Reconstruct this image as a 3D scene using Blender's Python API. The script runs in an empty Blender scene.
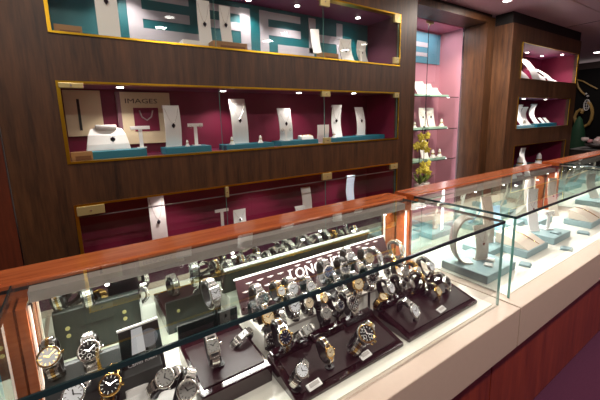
import bpy, bmesh, math, random
from mathutils import Vector, Matrix
random.seed(7)
C = bpy.context.scene.collection
S = bpy.context.scene
PI = math.pi

# ---------------------------------------------------------------- camera, world, exposure
cam = bpy.data.cameras.new('camera')
cam.sensor_width = 36; cam.lens = 335 / 600 * 36; cam.shift_y = -20 / 600
cam.clip_start = 0.02
camo = bpy.data.objects.new('camera', cam); C.objects.link(camo)
cr, cu, cb = (0.831726, -0.554565, -0.026245), (0.118112, 0.130556, 0.98438), (-0.542477, -0.821835, 0.174088)
camo.matrix_world = Matrix(((cr[0], cu[0], cb[0], 0), (cr[1], cu[1], cb[1], 0), (cr[2], cu[2], cb[2], 1.34), (0, 0, 0, 1)))
S.camera = camo
S.view_settings.view_transform = 'Standard'; S.view_settings.look = 'None'
S.view_settings.gamma = 1; S.view_settings.use_curve_mapping = False
S.view_settings.exposure = 0.0
w = bpy.data.worlds.new('world'); S.world = w; w.use_nodes = True
w.node_tree.nodes['Background'].inputs[0].default_value = (1.0, 0.86, 0.80, 1)
w.node_tree.nodes['Background'].inputs[1].default_value = 0.25
CEIL = 2.37

def area(name, loc, sx, sy, power, col=(1, .9, .8), rot=(0, 0, 0), spread=PI):
    l = bpy.data.lights.new(name, 'AREA'); l.shape = 'RECTANGLE'; l.size = sx; l.size_y = sy
    l.energy = power; l.color = col; l.spread = spread
    o = bpy.data.objects.new(name, l); o.location = loc; o.rotation_euler = rot; C.objects.link(o); return o
def spot(name, loc, target, power, angle=80, col=(1, .9, .8), size=.02, blend=.6):
    l = bpy.data.lights.new(name, 'SPOT'); l.energy = power; l.color = col
    l.spot_size = math.radians(angle); l.spot_blend = blend; l.shadow_soft_size = size
    o = bpy.data.objects.new(name, l); o.location = loc
    o.rotation_euler = (Vector(target) - Vector(loc)).to_track_quat('-Z', 'Y').to_euler()
    C.objects.link(o); return o
# ceiling downlights over the customer aisle and over the counters
for x in (-0.4, 0.9, 2.2, 3.5, 4.8):
    area('downlight_and_fill', (x, -.40, CEIL - .012), .09, .09, 16, (1, .90, .82))
for x in (0.0, 1.5, 3.0):
    area('downlight_and_fill', (x, 1.25, CEIL - .012), .08, .08, (6, 6, 14)[int(x / 1.5)], (1, .86, .74))
area('downlight_and_fill', (7.65, 2.18, CEIL - .012), .1, .1, 9, (1, .86, .78))
area('downlight_and_fill', (3.41, 1.67, CEIL - .012), .06, .06, 8, (1, .86, .76))

spot('downlight_and_fill', (2.85, 1.62, CEIL - .012), (3.66, 2.1, 1.2), 120, 75, (1, .84, .66), .04)  # added spot that brightens the alcove jamb; it has no fixture
# ---------------------------------------------------------------- materials
def lin(c):
    return tuple(((v / 255) / 12.92 if v / 255 <= .04045 else ((v / 255 + .055) / 1.055) ** 2.4) for v in c) + (1,)
MT = {}
def mat(name, rgb, rough=.5, metal=0, emit=0, spec=.5, coat=0, noise=0, nscale=30):
    if name in MT: return MT[name]
    m = bpy.data.materials.new(name); m.use_nodes = True; nt = m.node_tree; b = nt.nodes['Principled BSDF']
    b.inputs['Base Color'].default_value = lin(rgb); b.inputs['Roughness'].default_value = rough
    b.inputs['Metallic'].default_value = metal; b.inputs['Specular IOR Level'].default_value = spec
    b.inputs['Coat Weight'].default_value = coat
    if emit:
        b.inputs['Emission Color'].default_value = lin(rgb); b.inputs['Emission Strength'].default_value = emit
    if noise:
        tc = nt.nodes.new('ShaderNodeTexCoord'); n = nt.nodes.new('ShaderNodeTexNoise'); n.inputs['Scale'].default_value = nscale
        n.inputs['Detail'].default_value = 4
        mx = nt.nodes.new('ShaderNodeMix'); mx.data_type = 'RGBA'
        c = lin(rgb); mx.inputs[6].default_value = tuple(v * (1 - noise) for v in c[:3]) + (1,)
        mx.inputs[7].default_value = tuple(min(1, v * (1 + noise)) for v in c[:3]) + (1,)
        nt.links.new(tc.outputs['Object'], n.inputs['Vector']); nt.links.new(n.outputs['Fac'], mx.inputs[0])
        nt.links.new(mx.outputs[2], b.inputs['Base Color'])
    MT[name] = m; return m
def wood(name, c1, c2, rough, scale=(14, 14, 1.0), coat=0):
    m = bpy.data.materials.new(name); m.use_nodes = True; nt = m.node_tree; b = nt.nodes['Principled BSDF']
    tc = nt.nodes.new('ShaderNodeTexCoord'); mp = nt.nodes.new('ShaderNodeMapping'); mp.inputs['Scale'].default_value = scale
    n = nt.nodes.new('ShaderNodeTexNoise'); n.inputs['Scale'].default_value = 3.2; n.inputs['Detail'].default_value = 8; n.inputs['Roughness'].default_value = .65
    n2 = nt.nodes.new('ShaderNodeTexNoise'); n2.inputs['Scale'].default_value = 14; n2.inputs['Detail'].default_value = 3
    ad = nt.nodes.new('ShaderNodeMath'); ad.operation = 'MULTIPLY_ADD'; ad.inputs[1].default_value = .4
    rp = nt.nodes.new('ShaderNodeValToRGB'); rp.color_ramp.elements[0].position = .45; rp.color_ramp.elements[1].position = .95
    rp.color_ramp.elements[0].color = lin(c1); rp.color_ramp.elements[1].color = lin(c2)
    L = nt.links.new
    L(tc.outputs['Object'], mp.inputs['Vector']); L(mp.outputs[0], n.inputs['Vector']); L(mp.outputs[0], n2.inputs['Vector'])
    L(n2.outputs['Fac'], ad.inputs[0]); L(n.outputs['Fac'], ad.inputs[2]); L(ad.outputs[0], rp.inputs[0]); L(rp.outputs[0], b.inputs['Base Color'])
    b.inputs['Roughness'].default_value = rough; b.inputs['Coat Weight'].default_value = coat; b.inputs['Coat Roughness'].default_value = .15
    MT[name] = m; return m
def glass(name, tint, boost=1.5, rough=.0):
    m = bpy.data.materials.new(name); m.use_nodes = True; nt = m.node_tree; nt.nodes.clear(); L = nt.links.new
    o = nt.nodes.new('ShaderNodeOutputMaterial'); mx = nt.nodes.new('ShaderNodeMixShader')
    t = nt.nodes.new('ShaderNodeBsdfTransparent'); t.inputs[0].default_value = tint
    g = nt.nodes.new('ShaderNodeBsdfGlossy'); g.inputs['Roughness'].default_value = rough; g.inputs[0].default_value = (.95, 1, 1, 1)
    f = nt.nodes.new('ShaderNodeFresnel'); f.inputs[0].default_value = 1.5
    ge = nt.nodes.new('ShaderNodeNewGeometry')
    a = nt.nodes.new('ShaderNodeMath'); a.operation = 'SUBTRACT'; a.inputs[0].default_value = 1
    k = nt.nodes.new('ShaderNodeMath'); k.operation = 'MULTIPLY'
    k2 = nt.nodes.new('ShaderNodeMath'); k2.operation = 'MULTIPLY'; k2.inputs[1].default_value = boost; k2.use_clamp = True
    L(ge.outputs['Backfacing'], a.inputs[1]); L(f.outputs[0], k.inputs[0]); L(a.outputs[0], k.inputs[1]); L(k.outputs[0], k2.inputs[0])
    L(k2.outputs[0], mx.inputs[0]); L(t.outputs[0], mx.inputs[1]); L(g.outputs[0], mx.inputs[2]); L(mx.outputs[0], o.inputs[0])
    MT[name] = m; return m
walnut = wood('walnut', (36, 20, 9), (94, 60, 34), .42, (9, 9, .7))
walnut_x = wood('walnut_x', (44, 27, 17), (104, 70, 46), .45, (9, 9, .7))
redwood = wood('redwood', (58, 24, 14), (112, 52, 30), .4, (8, 8, .6))
cherry = wood('cherry', (146, 66, 30), (198, 108, 56), .25, (1.0, 12, 12), coat=.4)
basewood = wood('basewood', (104, 36, 22), (164, 70, 44), .35, (8, 8, .6), coat=.2)
pane = glass('pane', (.985, 1, .995, 1))
cream = mat('cream', (198, 178, 162), .35, noise=.04, nscale=60)
white_floor = mat('white_floor', (240, 238, 226), .25)
gold_trim = mat('gold_trim', (216, 172, 48), .28, 1)
brass = mat('brass', (196, 180, 124), .35, .5)
steel = mat('steel', (222, 219, 213), .24, .92)
gold = mat('gold', (226, 186, 112), .22, 1)
black = mat('black', (14, 14, 15), .35)
black_leather = mat('black_leather', (18, 16, 16), .45)
edge = mat('glass_edge', (24, 50, 54), .12, spec=.8)
edge_light = mat('glass_edge_light', (92, 142, 134), .15, spec=.8)
mirror = mat('mirror', (212, 222, 214), .015, 1)
grey_metal = mat('grey_metal', (156, 150, 144), .45, .1)
burg = mat('burgundy', (118, 5, 52), .6, noise=.15, nscale=12)
burg_gloss = mat('burgundy_gloss', (30, 7, 12), .14, coat=.5)
burg_sign = mat('burgundy_sign', (48, 14, 22), .5)
pink = mat('pink', (190, 134, 152), .6)
purple_ceiling = mat('purple_niche_top', (120, 42, 84), .55)
teal = mat('teal', (8, 96, 104), .5)
teal_dark = mat('teal_dark', (20, 62, 68), .5)
block_teal = mat('block_teal', (22, 112, 132), .5)
block_grey = mat('block_grey', (140, 168, 172), .55)
white = mat('white', (244, 242, 240), .45)
offwhite = mat('offwhite', (226, 214, 214), .5)
necks_grey = mat('display_leather', (198, 188, 176), .5)
grey_dark = mat('charcoal', (30, 34, 32), .45)
led = mat('led', (255, 250, 240), .5, emit=14)
tube = mat('light_tube', (255, 248, 236), .5, emit=.4)
carpet = mat('carpet', (84, 32, 62), .95, noise=.25, nscale=120)
ceil_m = mat('ceiling_panel', (200, 166, 182), .35, noise=.06, nscale=2)
DIAL = {'white': mat('dial_white', (226, 228, 234), .6, spec=.3), 'black': mat('dial_black', (12, 12, 14), .6, spec=.25), 'grey': mat('dial_grey', (150, 148, 144), .3),
        'dark': mat('dial_dark', (48, 52, 50), .55, spec=.3), 'blue': mat('dial_blue', (46, 66, 110), .5, spec=.3), 'navy': mat('dial_navy', (16, 22, 46), .5, spec=.3), 'cream': mat('dial_cream', (222, 206, 174), .3)}

# ---------------------------------------------------------------- geometry helpers
class MB:
    def __init__(s): s.bm = bmesh.new(); s.slots = []; s.mi = 0
    def m(s, material):
        if material not in s.slots: s.slots.append(material)
        s.mi = s.slots.index(material); return s
    def _paint(s, n0):
        s.bm.faces.ensure_lookup_table()
        for f in s.bm.faces[n0:]: f.material_index = s.mi
    def box(s, x0, x1, y0, y1, z0, z1, M=None):
        n0 = len(s.bm.faces); v = [s.bm.verts.new((x, y, z)) for x in (x0, x1) for y in (y0, y1) for z in (z0, z1)]
        for q in ((0, 1, 3, 2), (4, 6, 7, 5), (0, 4, 5, 1), (2, 3, 7, 6), (0, 2, 6, 4), (1, 5, 7, 3)): s.bm.faces.new([v[i] for i in q])
        if M is not None:
            for a in v: a.co = M @ a.co
        s._paint(n0); return s
    def cyl(s, p, r, h, n=24, r2=None, M=None, smooth=False):
        n0 = len(s.bm.faces); r2 = r if r2 is None else r2
        a = [s.bm.verts.new((p[0] + r * math.cos(2 * PI * i / n), p[1] + r * math.sin(2 * PI * i / n), p[2])) for i in range(n)]
        b = [s.bm.verts.new((p[0] + r2 * math.cos(2 * PI * i / n), p[1] + r2 * math.sin(2 * PI * i / n), p[2] + h)) for i in range(n)]
        for i in range(n): s.bm.faces.new((a[i], a[(i + 1) % n], b[(i + 1) % n], b[i]))
        s.bm.faces.new(a[::-1]); s.bm.faces.new(b)
        if M is not None:
            for q in a + b: q.co = M @ q.co
        s._paint(n0); return s
    def lathe(s, prof, n=28, M=None, p=(0, 0, 0), sx=1, sy=1, closed=False):
        n0 = len(s.bm.faces); rings = []
        for r, z in prof:
            rings.append([s.bm.verts.new((p[0] + sx * r * math.cos(2 * PI * i / n), p[1] + sy * r * math.sin(2 * PI * i / n), p[2] + z)) for i in range(n)])
        for k in range(len(rings) - 1):
            for i in range(n): s.bm.faces.new((rings[k][i], rings[k][(i + 1) % n], rings[k + 1][(i + 1) % n], rings[k + 1][i]))
        if closed:
            for i in range(n): s.bm.faces.new((rings[-1][i], rings[-1][(i + 1) % n], rings[0][(i + 1) % n], rings[0][i]))
        else: s.bm.faces.new(rings[0][::-1]); s.bm.faces.new(rings[-1])
        if M is not None:
            for R in rings:
                for q in R: q.co = M @ q.co
        s._paint(n0); return s
    def prism(s, poly, x0, x1, ax='x', M=None):
        """poly in the two other axes, extruded along ax"""
        n0 = len(s.bm.faces)
        def mk(t, a, b): return {'x': (t, a, b), 'y': (a, t, b), 'z': (a, b, t)}[ax]
        A = [s.bm.verts.new(mk(x0, *p)) for p in poly]; B = [s.bm.verts.new(mk(x1, *p)) for p in poly]; n = len(poly)
        for i in range(n): s.bm.faces.new((A[i], A[(i + 1) % n], B[(i + 1) % n], B[i]))
        s.bm.faces.new(A[::-1]); s.bm.faces.new(B)
        if M is not None:
            for q in A + B: q.co = M @ q.co
        s._paint(n0); return s
    def tube(s, pts, r, n=8, M=None):
        n0 = len(s.bm.faces); pts = [Vector(p) for p in pts]; rings = []
        for i, p in enumerate(pts):
            d = (pts[min(i + 1, len(pts) - 1)] - pts[max(i - 1, 0)]).normalized()
            a = d.orthogonal().normalized() if i == 0 else (a - d * a.dot(d)).normalized()
            b = d.cross(a); rr = r[i] if isinstance(r, (list, tuple)) else r
            rings.append([s.bm.verts.new(p + (a * math.cos(2 * PI * k / n) + b * math.sin(2 * PI * k / n)) * rr) for k in range(n)])
        for k in range(len(rings) - 1):
            for i in range(n): s.bm.faces.new((rings[k][i], rings[k][(i + 1) % n], rings[k + 1][(i + 1) % n], rings[k + 1][i]))
        s.bm.faces.new(rings[0][::-1]); s.bm.faces.new(rings[-1])
        if M is not None:
            for R in rings:
                for q in R: q.co = M @ q.co
        s._paint(n0); return s
    def build(s, name, parent=None, bevel=0, smooth=False, seg=2):
        bmesh.ops.recalc_face_normals(s.bm, faces=s.bm.faces)
        me = bpy.data.meshes.new(name); s.bm.to_mesh(me); s.bm.free()
        for m in s.slots: me.materials.append(m)
        if smooth:
            for p in me.polygons: p.use_smooth = True
        o = bpy.data.objects.new(name, me); C.objects.link(o)
        if bevel:
            b = o.modifiers.new('bevel', 'BEVEL'); b.width = bevel; b.segments = seg; b.limit_method = 'ANGLE'
        if parent is not None: o.parent = parent
        return o
def mb(m): return MB().m(m)
def tag(o, label=None, cat=None, group=None, kind=None):
    if label: o['label'] = label
    if cat: o['category'] = cat
    if group: o['group'] = group
    if kind: o['kind'] = kind
    return o
def empty(name, loc=(0, 0, 0), label=None, cat=None, group=None, rz=0):
    o = bpy.data.objects.new(name, None); o.empty_display_size = .02; C.objects.link(o); o.location = loc; o.rotation_euler.z = rz
    return tag(o, label, cat, group)
def struct(o): o['kind'] = 'structure'; return o
def textmesh(name, body, size, parent, material, M, extrude=.0008, align='LEFT', bold=0):
    cu = bpy.data.curves.new(name, 'FONT'); cu.body = body; cu.size = size; cu.extrude = extrude; cu.align_x = align; cu.resolution_u = 2; cu.offset = bold
    t = bpy.data.objects.new(name + '_tmp', cu); C.objects.link(t); bpy.context.view_layer.update()
    me = bpy.data.meshes.new_from_object(t.evaluated_get(bpy.context.evaluated_depsgraph_get()))
    bpy.data.objects.remove(t); bpy.data.curves.remove(cu)
    me.name = name; me.materials.clear(); me.materials.append(material)
    o = bpy.data.objects.new(name, me); C.objects.link(o); o.matrix_local = M
    if parent: o.parent = parent
    return o
# ---------------------------------------------------------------- the room shell
W = 1.785                      # plane of the walnut display wall
struct(mb(carpet).box(-2.5, 9.2, -2.6, 6, -.05, 0).build('floor'))
struct(mb(ceil_m).box(-2.5, 9.2, -2.6, 6, CEIL, CEIL + .05).build('ceiling'))
fw = mat('front_wall_paint', (120, 88, 76), .6)
struct(mb(fw).box(-2.5, 9.2, -2.65, -2.6, 0, CEIL).build('wall_front'))
struct(mb(fw).box(-2.55, -2.5, -2.6, W + .06, 0, CEIL).build('wall_side'))
seam = mat('seam', (190, 160, 165), .4)
struct(mb(seam).box(-2, 9, 1.36, 1.368, CEIL - .004, CEIL).build('trim_1'))
struct(mb(mat('seam_dark', (70, 44, 54), .6)).box(-2, 9, .70, .706, CEIL - .003, CEIL).build('trim_2'))
struct(mb(mat('seam_dark', (70, 44, 54), .6)).box(5.1, 5.106, -2, 1.78, CEIL - .003, CEIL).build('trim_3'))

def wall_cells(mbx, X0, X1, Z0, Z1, holes, y0, y1):
    """solid wall slab with rectangular holes"""
    xs = sorted({X0, X1} | {h[0] for h in holes} | {h[1] for h in holes})
    for a, b in zip(xs, xs[1:]):
        zs = [Z0, Z1]; cut = [h for h in holes if h[0] <= a + 1e-6 and h[1] >= b - 1e-6]
        cut.sort(key=lambda h: h[2]); z = Z0
        for h in cut:
            if h[2] > z: mbx.box(a, b, y0, y1, z, h[2])
            z = h[3]
        mbx.box(a, b, y0, y1, z, Z1)
NL, NR = -.043, 2.112
ZN = [(.60, .992), (1.178, 1.534), (1.725, 2.095)]
BACK = 2.126
m = mb(walnut); wall_cells(m, -.245, 2.30, 0, 2.26, [(NL, NR, a, b) for a, b in ZN], W, W + .04)
m.box(2.26, 2.30, W + .04, 2.5, 0, 2.26)
wall_back = struct(m.build('wall_back'))
struct(mb(redwood).box(-2.5, -.25, W + .004, W + .06, 0, 2.26).build('wall_left'))
PX0, PX1 = 3.812, 5.625
pz = [(4.035, 5.57, 1.725, 2.095), (4.035, 5.455, 1.185, 1.534), (4.035, 5.46, .66, 1.0)]
m = mb(walnut_x); wall_cells(m, PX0, PX1, 0, 2.26, pz, W, W + .04)
m.box(PX0, PX0 + .04, W + .04, 1.97, 0, 2.26); m.box(PX1 - .04, PX1, W + .04, 2.6, 0, 2.26)
pillar_wall = struct(m.build('wall_right'))
struct(mb(walnut).box(3.666, 3.812, 1.97, 2.216, 0, 2.345).build('wall_alcove'))
struct(mb(walnut).box(2.30, 3.666, 1.97, 2.216, 2.288, 2.345).build('trim_4'))
bk = mat('shadow_gap_black', (10, 8, 9), .7)  # black colour stands in for the shade in the gap below the ceiling
struct(mb(bk).box(-2.5, 2.30, W + .012, W + .06, 2.26, CEIL).build('trim_5'))
struct(mb(bk).box(3.815, 5.62, W + .012, W + .06, 2.26, CEIL).box(3.815, 3.86, W + .06, 1.97, 2.26, CEIL).box(2.25, 3.75, 1.975, 2.2, 2.345, CEIL).build('trim_6'))
def lining(x0, x1, z0, z1, yb, backm, sidem, topm, botm, parent, y0=W + .04):
    m = mb(backm).box(x0 - .01, x1 + .01, yb, yb + .01, z0 - .01, z1 + .01)
    m.m(sidem).box(x0 - .01, x0, y0, yb, z0, z1).box(x1, x1 + .01, y0, yb, z0, z1)
    m.m(topm).box(x0 - .01, x1 + .01, y0, yb, z1, z1 + .01); m.m(botm).box(x0 - .01, x1 + .01, y0, yb, z0 - .01, z0)
    return m.build('niche_lining', parent)
def frame(x0, x1, z0, z1, i, t=.009, mt=gold_trim, dp=.04):
    m = mb(mt)
    m.box(x0, x1, W - .006, W + dp, z1 - t, z1).box(x0, x1, W - .006, W + dp, z0, z0 + t)
    m.box(x0, x0 + t * 1.5, W - .006, W + dp, z0 + t, z1 - t).box(x1 - t * .5, x1, W - .004, W + .004, z0 + t, z1 - t)
    return struct(m.build('trim_%d' % i))
nt_side = mat('niche_side', (96, 48, 66), .55)
lining(NL, NR, *ZN[2], BACK, teal, nt_side, purple_ceiling, teal_dark, wall_back)
lining(NL, NR, *ZN[1], BACK, burg, burg, purple_ceiling, mat('plum_floor', (110, 24, 66), .5), wall_back)
lining(NL, NR, *ZN[0], BACK, burg, burg, burg, burg, wall_back)
for k, (a, b) in enumerate(ZN): frame(NL, NR, a, b, 7 + k)
for k, h in enumerate(pz):
    lining(h[0], h[1], h[2], h[3], 2.2, burg, burg, purple_ceiling, block_teal if k else teal_dark, pillar_wall)
    frame(*h, 10 + k, .005, gold_trim, .004)
# dark end of the shop with a gilded swirl on a black wall
struct(mb(mat('black_wall', (5, 4, 5), .8, spec=.2)).box(8.6, 8.7, -2, 5, 0, 2.2).build('wall_far'))
struct(mb(mat('brown_band', (48, 30, 30), .6)).box(8.58, 8.7, -2, 5, 2.2, 2.32).build('trim_14'))

# sliding glass panes with brass clips
glass_names = {0: 'lower', 1: 'middle', 2: 'upper'}
pos3 = ('left', 'middle', 'right')
for k, (a, b) in enumerate(ZN):
    xs = [NL + .01, .677, 1.394, NR - .01]
    gz = empty('niche_glazing', (0, 0, 0), 'clear glass front in three panes closing the %s wall niche' % glass_names[k], 'glass front', 'niche glass fronts')
    for i in range(3):
        m = mb(pane).box(xs[i] + .002, xs[i + 1] - .002, W + .008, W + .013, a + .01, b - .01)
        m.m(edge_light).box(xs[i + 1] - .0028, xs[i + 1] - .0008, W + .008, W + .013, a + .01, b - .01)
        m.build('glass_pane', gz)
def clip(x, z, w, h, where, k=W):
    e = empty('glass_clip', (x, k - .001, z), 'brass glass clip %s' % where, 'clip', 'brass glass clips')
    mb(brass).box(-w / 2, w / 2, -.012, .006, -h / 2, h / 2).build('plate', e, .002)
    mb(steel).cyl((0, 0, 0), .004, .004, 10, M=Matrix.Translation((0, -.012, 0)) @ Matrix.Rotation(PI / 2, 4, 'X')).build('screw', e)
tr = mb(mat('bar_grey', (120, 104, 108), .3)).box(NL + .012, NR - .012, W + .016, W + .022, .925, .930).build('grey_bar', bpy.data.objects['niche_glazing'])  # thin grey bar near the top of the lower niche front
clip(1.394, 2.066, .075, .05, 'at the top joint of the upper niche, right of centre')
clip(2.065, 2.06, .06, .06, 'in the top right corner of the upper niche')
clip(2.065, 1.765, .055, .045, 'in the bottom right corner of the upper niche')
clip(.01, 1.515, .09, .022, 'in the top left corner of the middle niche')
clip(1.394, 1.508, .07, .034, 'at the top joint of the middle niche, right of centre')
clip(2.075, 1.512, .05, .034, 'in the top right corner of the middle niche')
clip(1.40, 1.205, .06, .04, 'at the bottom joint of the middle niche, right of centre')
clip(.02, .962, .11, .042, 'in the top left corner of the lower niche')
clip(1.394, .962, .08, .045, 'at the top joint of the lower niche, right of centre')
clip(2.065, .965, .08, .04, 'in the top right corner of the lower niche')
clip(.677, .955, .02, .06, 'at the top joint of the lower niche, left of centre')

# puck lights in the niche ceilings
def puck(x, y, z, where, power=2.0, tgt=None, ang=120, r=.016):
    power *= 2.4
    e = empty('puck_light', (x, y, z), 'small round recessed light %s' % where, 'light', 'niche ceiling lights')
    mb(steel).cyl((0, 0, -.006), r * 1.35, .006, 20).build('ring', e)
    mb(led).cyl((0, 0, -.009), r, .004, 20).build('lens', e)
    spot('puck_glow', (x, y, z - .015), tgt or (x, y, z - 1), power, ang, (1, .9, .84), .015)
for i, x in enumerate((.30, .998, 1.324, 1.87)): puck(x, (1.99, 2.04, 1.985, 1.984)[i], 2.095, 'in the upper niche ceiling, %s from the left' % ('first second third fourth'.split()[i]), 3.2)
for i, x in enumerate((.215, .771, 1.31, 1.733)): puck(x, (1.93, 1.981, 1.968, 1.88)[i], 1.534, 'in the middle niche ceiling, %s from the left' % ('first second third fourth'.split()[i]), 1.9)
for i, x in enumerate((.40, 1.0, 1.75)): puck(x, 1.93, .992, 'in the lower niche ceiling, %s from the left' % ('first second third'.split()[i]), 1.5)
for i, (x, y) in enumerate(((4.72, 2.03), (5.2, 2.06), (5.33, 1.88))): puck(x, y, 2.095, 'in the upper pillar niche, %s' % ('leftmost', 'middle', 'rightmost')[i], 4.5)
for i, x in enumerate((4.5, 5.1)): puck(x, 1.93, 1.534, 'in the middle pillar niche, %s' % ('left', 'right')[i], 3.4)
puck(4.7, 1.93, 1.0, 'in the lower pillar niche', 2)

# block lettering on the teal back panel of the upper niche
def art(rects, y, where, parent, mt):
    m = mb(mt)
    for x0, x1, z0, z1 in rects: m.box(x0, x1, y - .003, y, z0, z1)
    return m.build('white_lettering', parent)
board = empty('lettered_board', (0, BACK, 1.73), 'teal panel with large white block letters behind the upper niche displays', 'sign')
lm = mat('letter_white', (186, 180, 188), .5)
pm = mb(teal).box(NL + .01, 2.10, -.006, -.001, 0, .36); pm.build('panel', board)
art([(.312 , .386, .0, .36), (.386, .715, .0, .14), (.386, .645, .188, .238), (.386, .645, .29, .36)], -.006, '', board, lm)
art([(.70, .765, .0, .33), (.97, 1.04, .08, .335), (.765, .97, .29, .33), (.765, .97, .19, .238)], -.006, '', board, lm)
art([(1.11, 1.175, .05, .34), (1.175, 1.437, .292, .338), (1.175, 1.437, .19, .242), (1.245, 1.555, .06, .135)], -.006, '', board, lm)
art([(1.51, 1.572, .10, .345), (1.772, 1.832, .06, .34), (1.572, 1.772, .185, .24)], -.006, '', board, lm)
# cream cards standing in for a reflection in the middle niche glass
e = empty('reflection_card', (.06, BACK - .02, 1.29), 'cream card with dark slot standing in for a reflection, left end of the middle niche', 'card')
cardm = mat('card_cream', (226, 206, 170), .5)
mb(cardm).box(-.09, .075, 0, .012, 0, .235).build('board', e, .002)
mb(grey_dark).box(-.035, -.023, -.003, 0, .03, .19).build('slot', e)
e = empty('reflection_frame', (.345, BACK - .03, 1.235), 'cream frame standing in for a reflection, with burgundy centre and small dark lettering', 'picture')
mb(cardm).box(-.14, .14, 0, .012, 0, .285).build('frame', e, .002)
mb(mat('mauve', (126, 84, 96), .5)).box(-.14, -.12, -.008, 0, 0, .285).build('edge_strip', e)
mb(burg).box(-.06, .07, -.003, 0, .07, .20).build('centre_panel', e)
mb(mat('silver_paint', (170, 150, 150), .4)).tube([(-.03, -.005, .185), (-.02, -.005, .15), (.005, -.005, .13), (.03, -.005, .15), (.04, -.005, .185)], .004, 6).cyl((.005, .115, 0), .012, .002, 12, M=Matrix.Rotation(PI / 2, 4, 'X')).build('printed_necklace', e)
textmesh('lettering', 'IMAGES', .036, e, mat('ink', (60, 46, 44), .6), Matrix.Translation((-.10, -.001, .225)) @ Matrix.Rotation(PI / 2, 4, 'X') @ Matrix.Diagonal((1.4, 1, 1, 1)), .0005)

# ---------------------------------------------------------------- alcove display cabinet
AX0, AX1, AY0, AY1, AT = 2.34, 3.666, 2.216, 2.5, 2.288
cab = empty('alcove_cabinet', ((AX0 + AX1) / 2, 2.35, 0), 'tall pink-lined glass cabinet with lit shelves in the wall alcove', 'cabinet')
cx = (AX0 + AX1) / 2
def loc(m): return Matrix.Translation((-cx, -2.35, 0))
mb(pink).box(AX0, AX1 + .03, AY1, AY1 + .02, .3, AT, M=loc(0)).build('back_panel', cab)
mb(pink).box(AX1, AX1 + .03, AY0 + .02, AY1, .3, AT, M=loc(0)).build('side_panel', cab)
mb(pink).box(AX0 - .03, AX0, AY0 + .02, AY1, .3, AT, M=loc(0)).build('side_panel', cab)
mb(mat('pink_top', (206, 120, 146), .55)).box(AX0, AX1, AY0 + .02, AY1, AT, AT + .02, M=loc(0)).build('top_panel', cab)
mb(walnut).box(AX0, AX1 + .03, AY0, AY1, 0, .3, M=loc(0)).build('plinth', cab)
tp = mb(mat('poster_blue', (84, 142, 164), .5)).box(3.0, 3.64, AY1 - .01, AY1 - .001, 1.94, 2.265, M=loc(0)).build('poster', cab)
mb(lm).box(3.02, 3.41, AY1 - .013, AY1 - .01, 2.11, 2.158, M=loc(0)).box(3.02, 3.41, AY1 - .013, AY1 - .01, 2.01, 2.05, M=loc(0)).box(3.02, 3.20, AY1 - .013, AY1 - .01, 1.98, 2.20, M=loc(0)).build('white_lettering', tp)
for z in (1.55, 1.205, .862):
    mb(pane).box(AX0 + .005, AX1 - .005, AY0 + .03, AY1 - .01, z, z + .008, M=loc(0)).m(edge).box(AX0 + .005, AX1 - .005, AY0 + .026, AY0 + .03, z, z + .008, M=loc(0)).build('shelf', cab)
for a, b in ((AX0 + .003, 3.052), (3.056, AX1 - .003)):
    mb(pane).box(a, b, AY0 + .006, AY0 + .012, .3, AT - .002, M=loc(0)).m(edge).box(b - .003, b, AY0 + .006, AY0 + .012, .3, AT - .002, M=loc(0)).build('door', cab)
h = mb(brass).box(3.0, 3.11, AY0 - .006, AY0 + .005, AT - .035, AT - .012, M=loc(0)).cyl((3.054 - cx, AY0 - 2.35 - .004, AT - .05), .008, .02, 12).build('hinge', cab, .001)
area('cabinet_glow', (3.2, 2.36, AT - .015), .7, .12, 3.2, (1, .9, .9))
area('cabinet_glow', (3.55, 2.30, 1.2), .05, 1.6, 1.4, (1, .88, .9), (PI / 2, 0, PI))  # added upright side light for the cabinet, with no visible source
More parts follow.
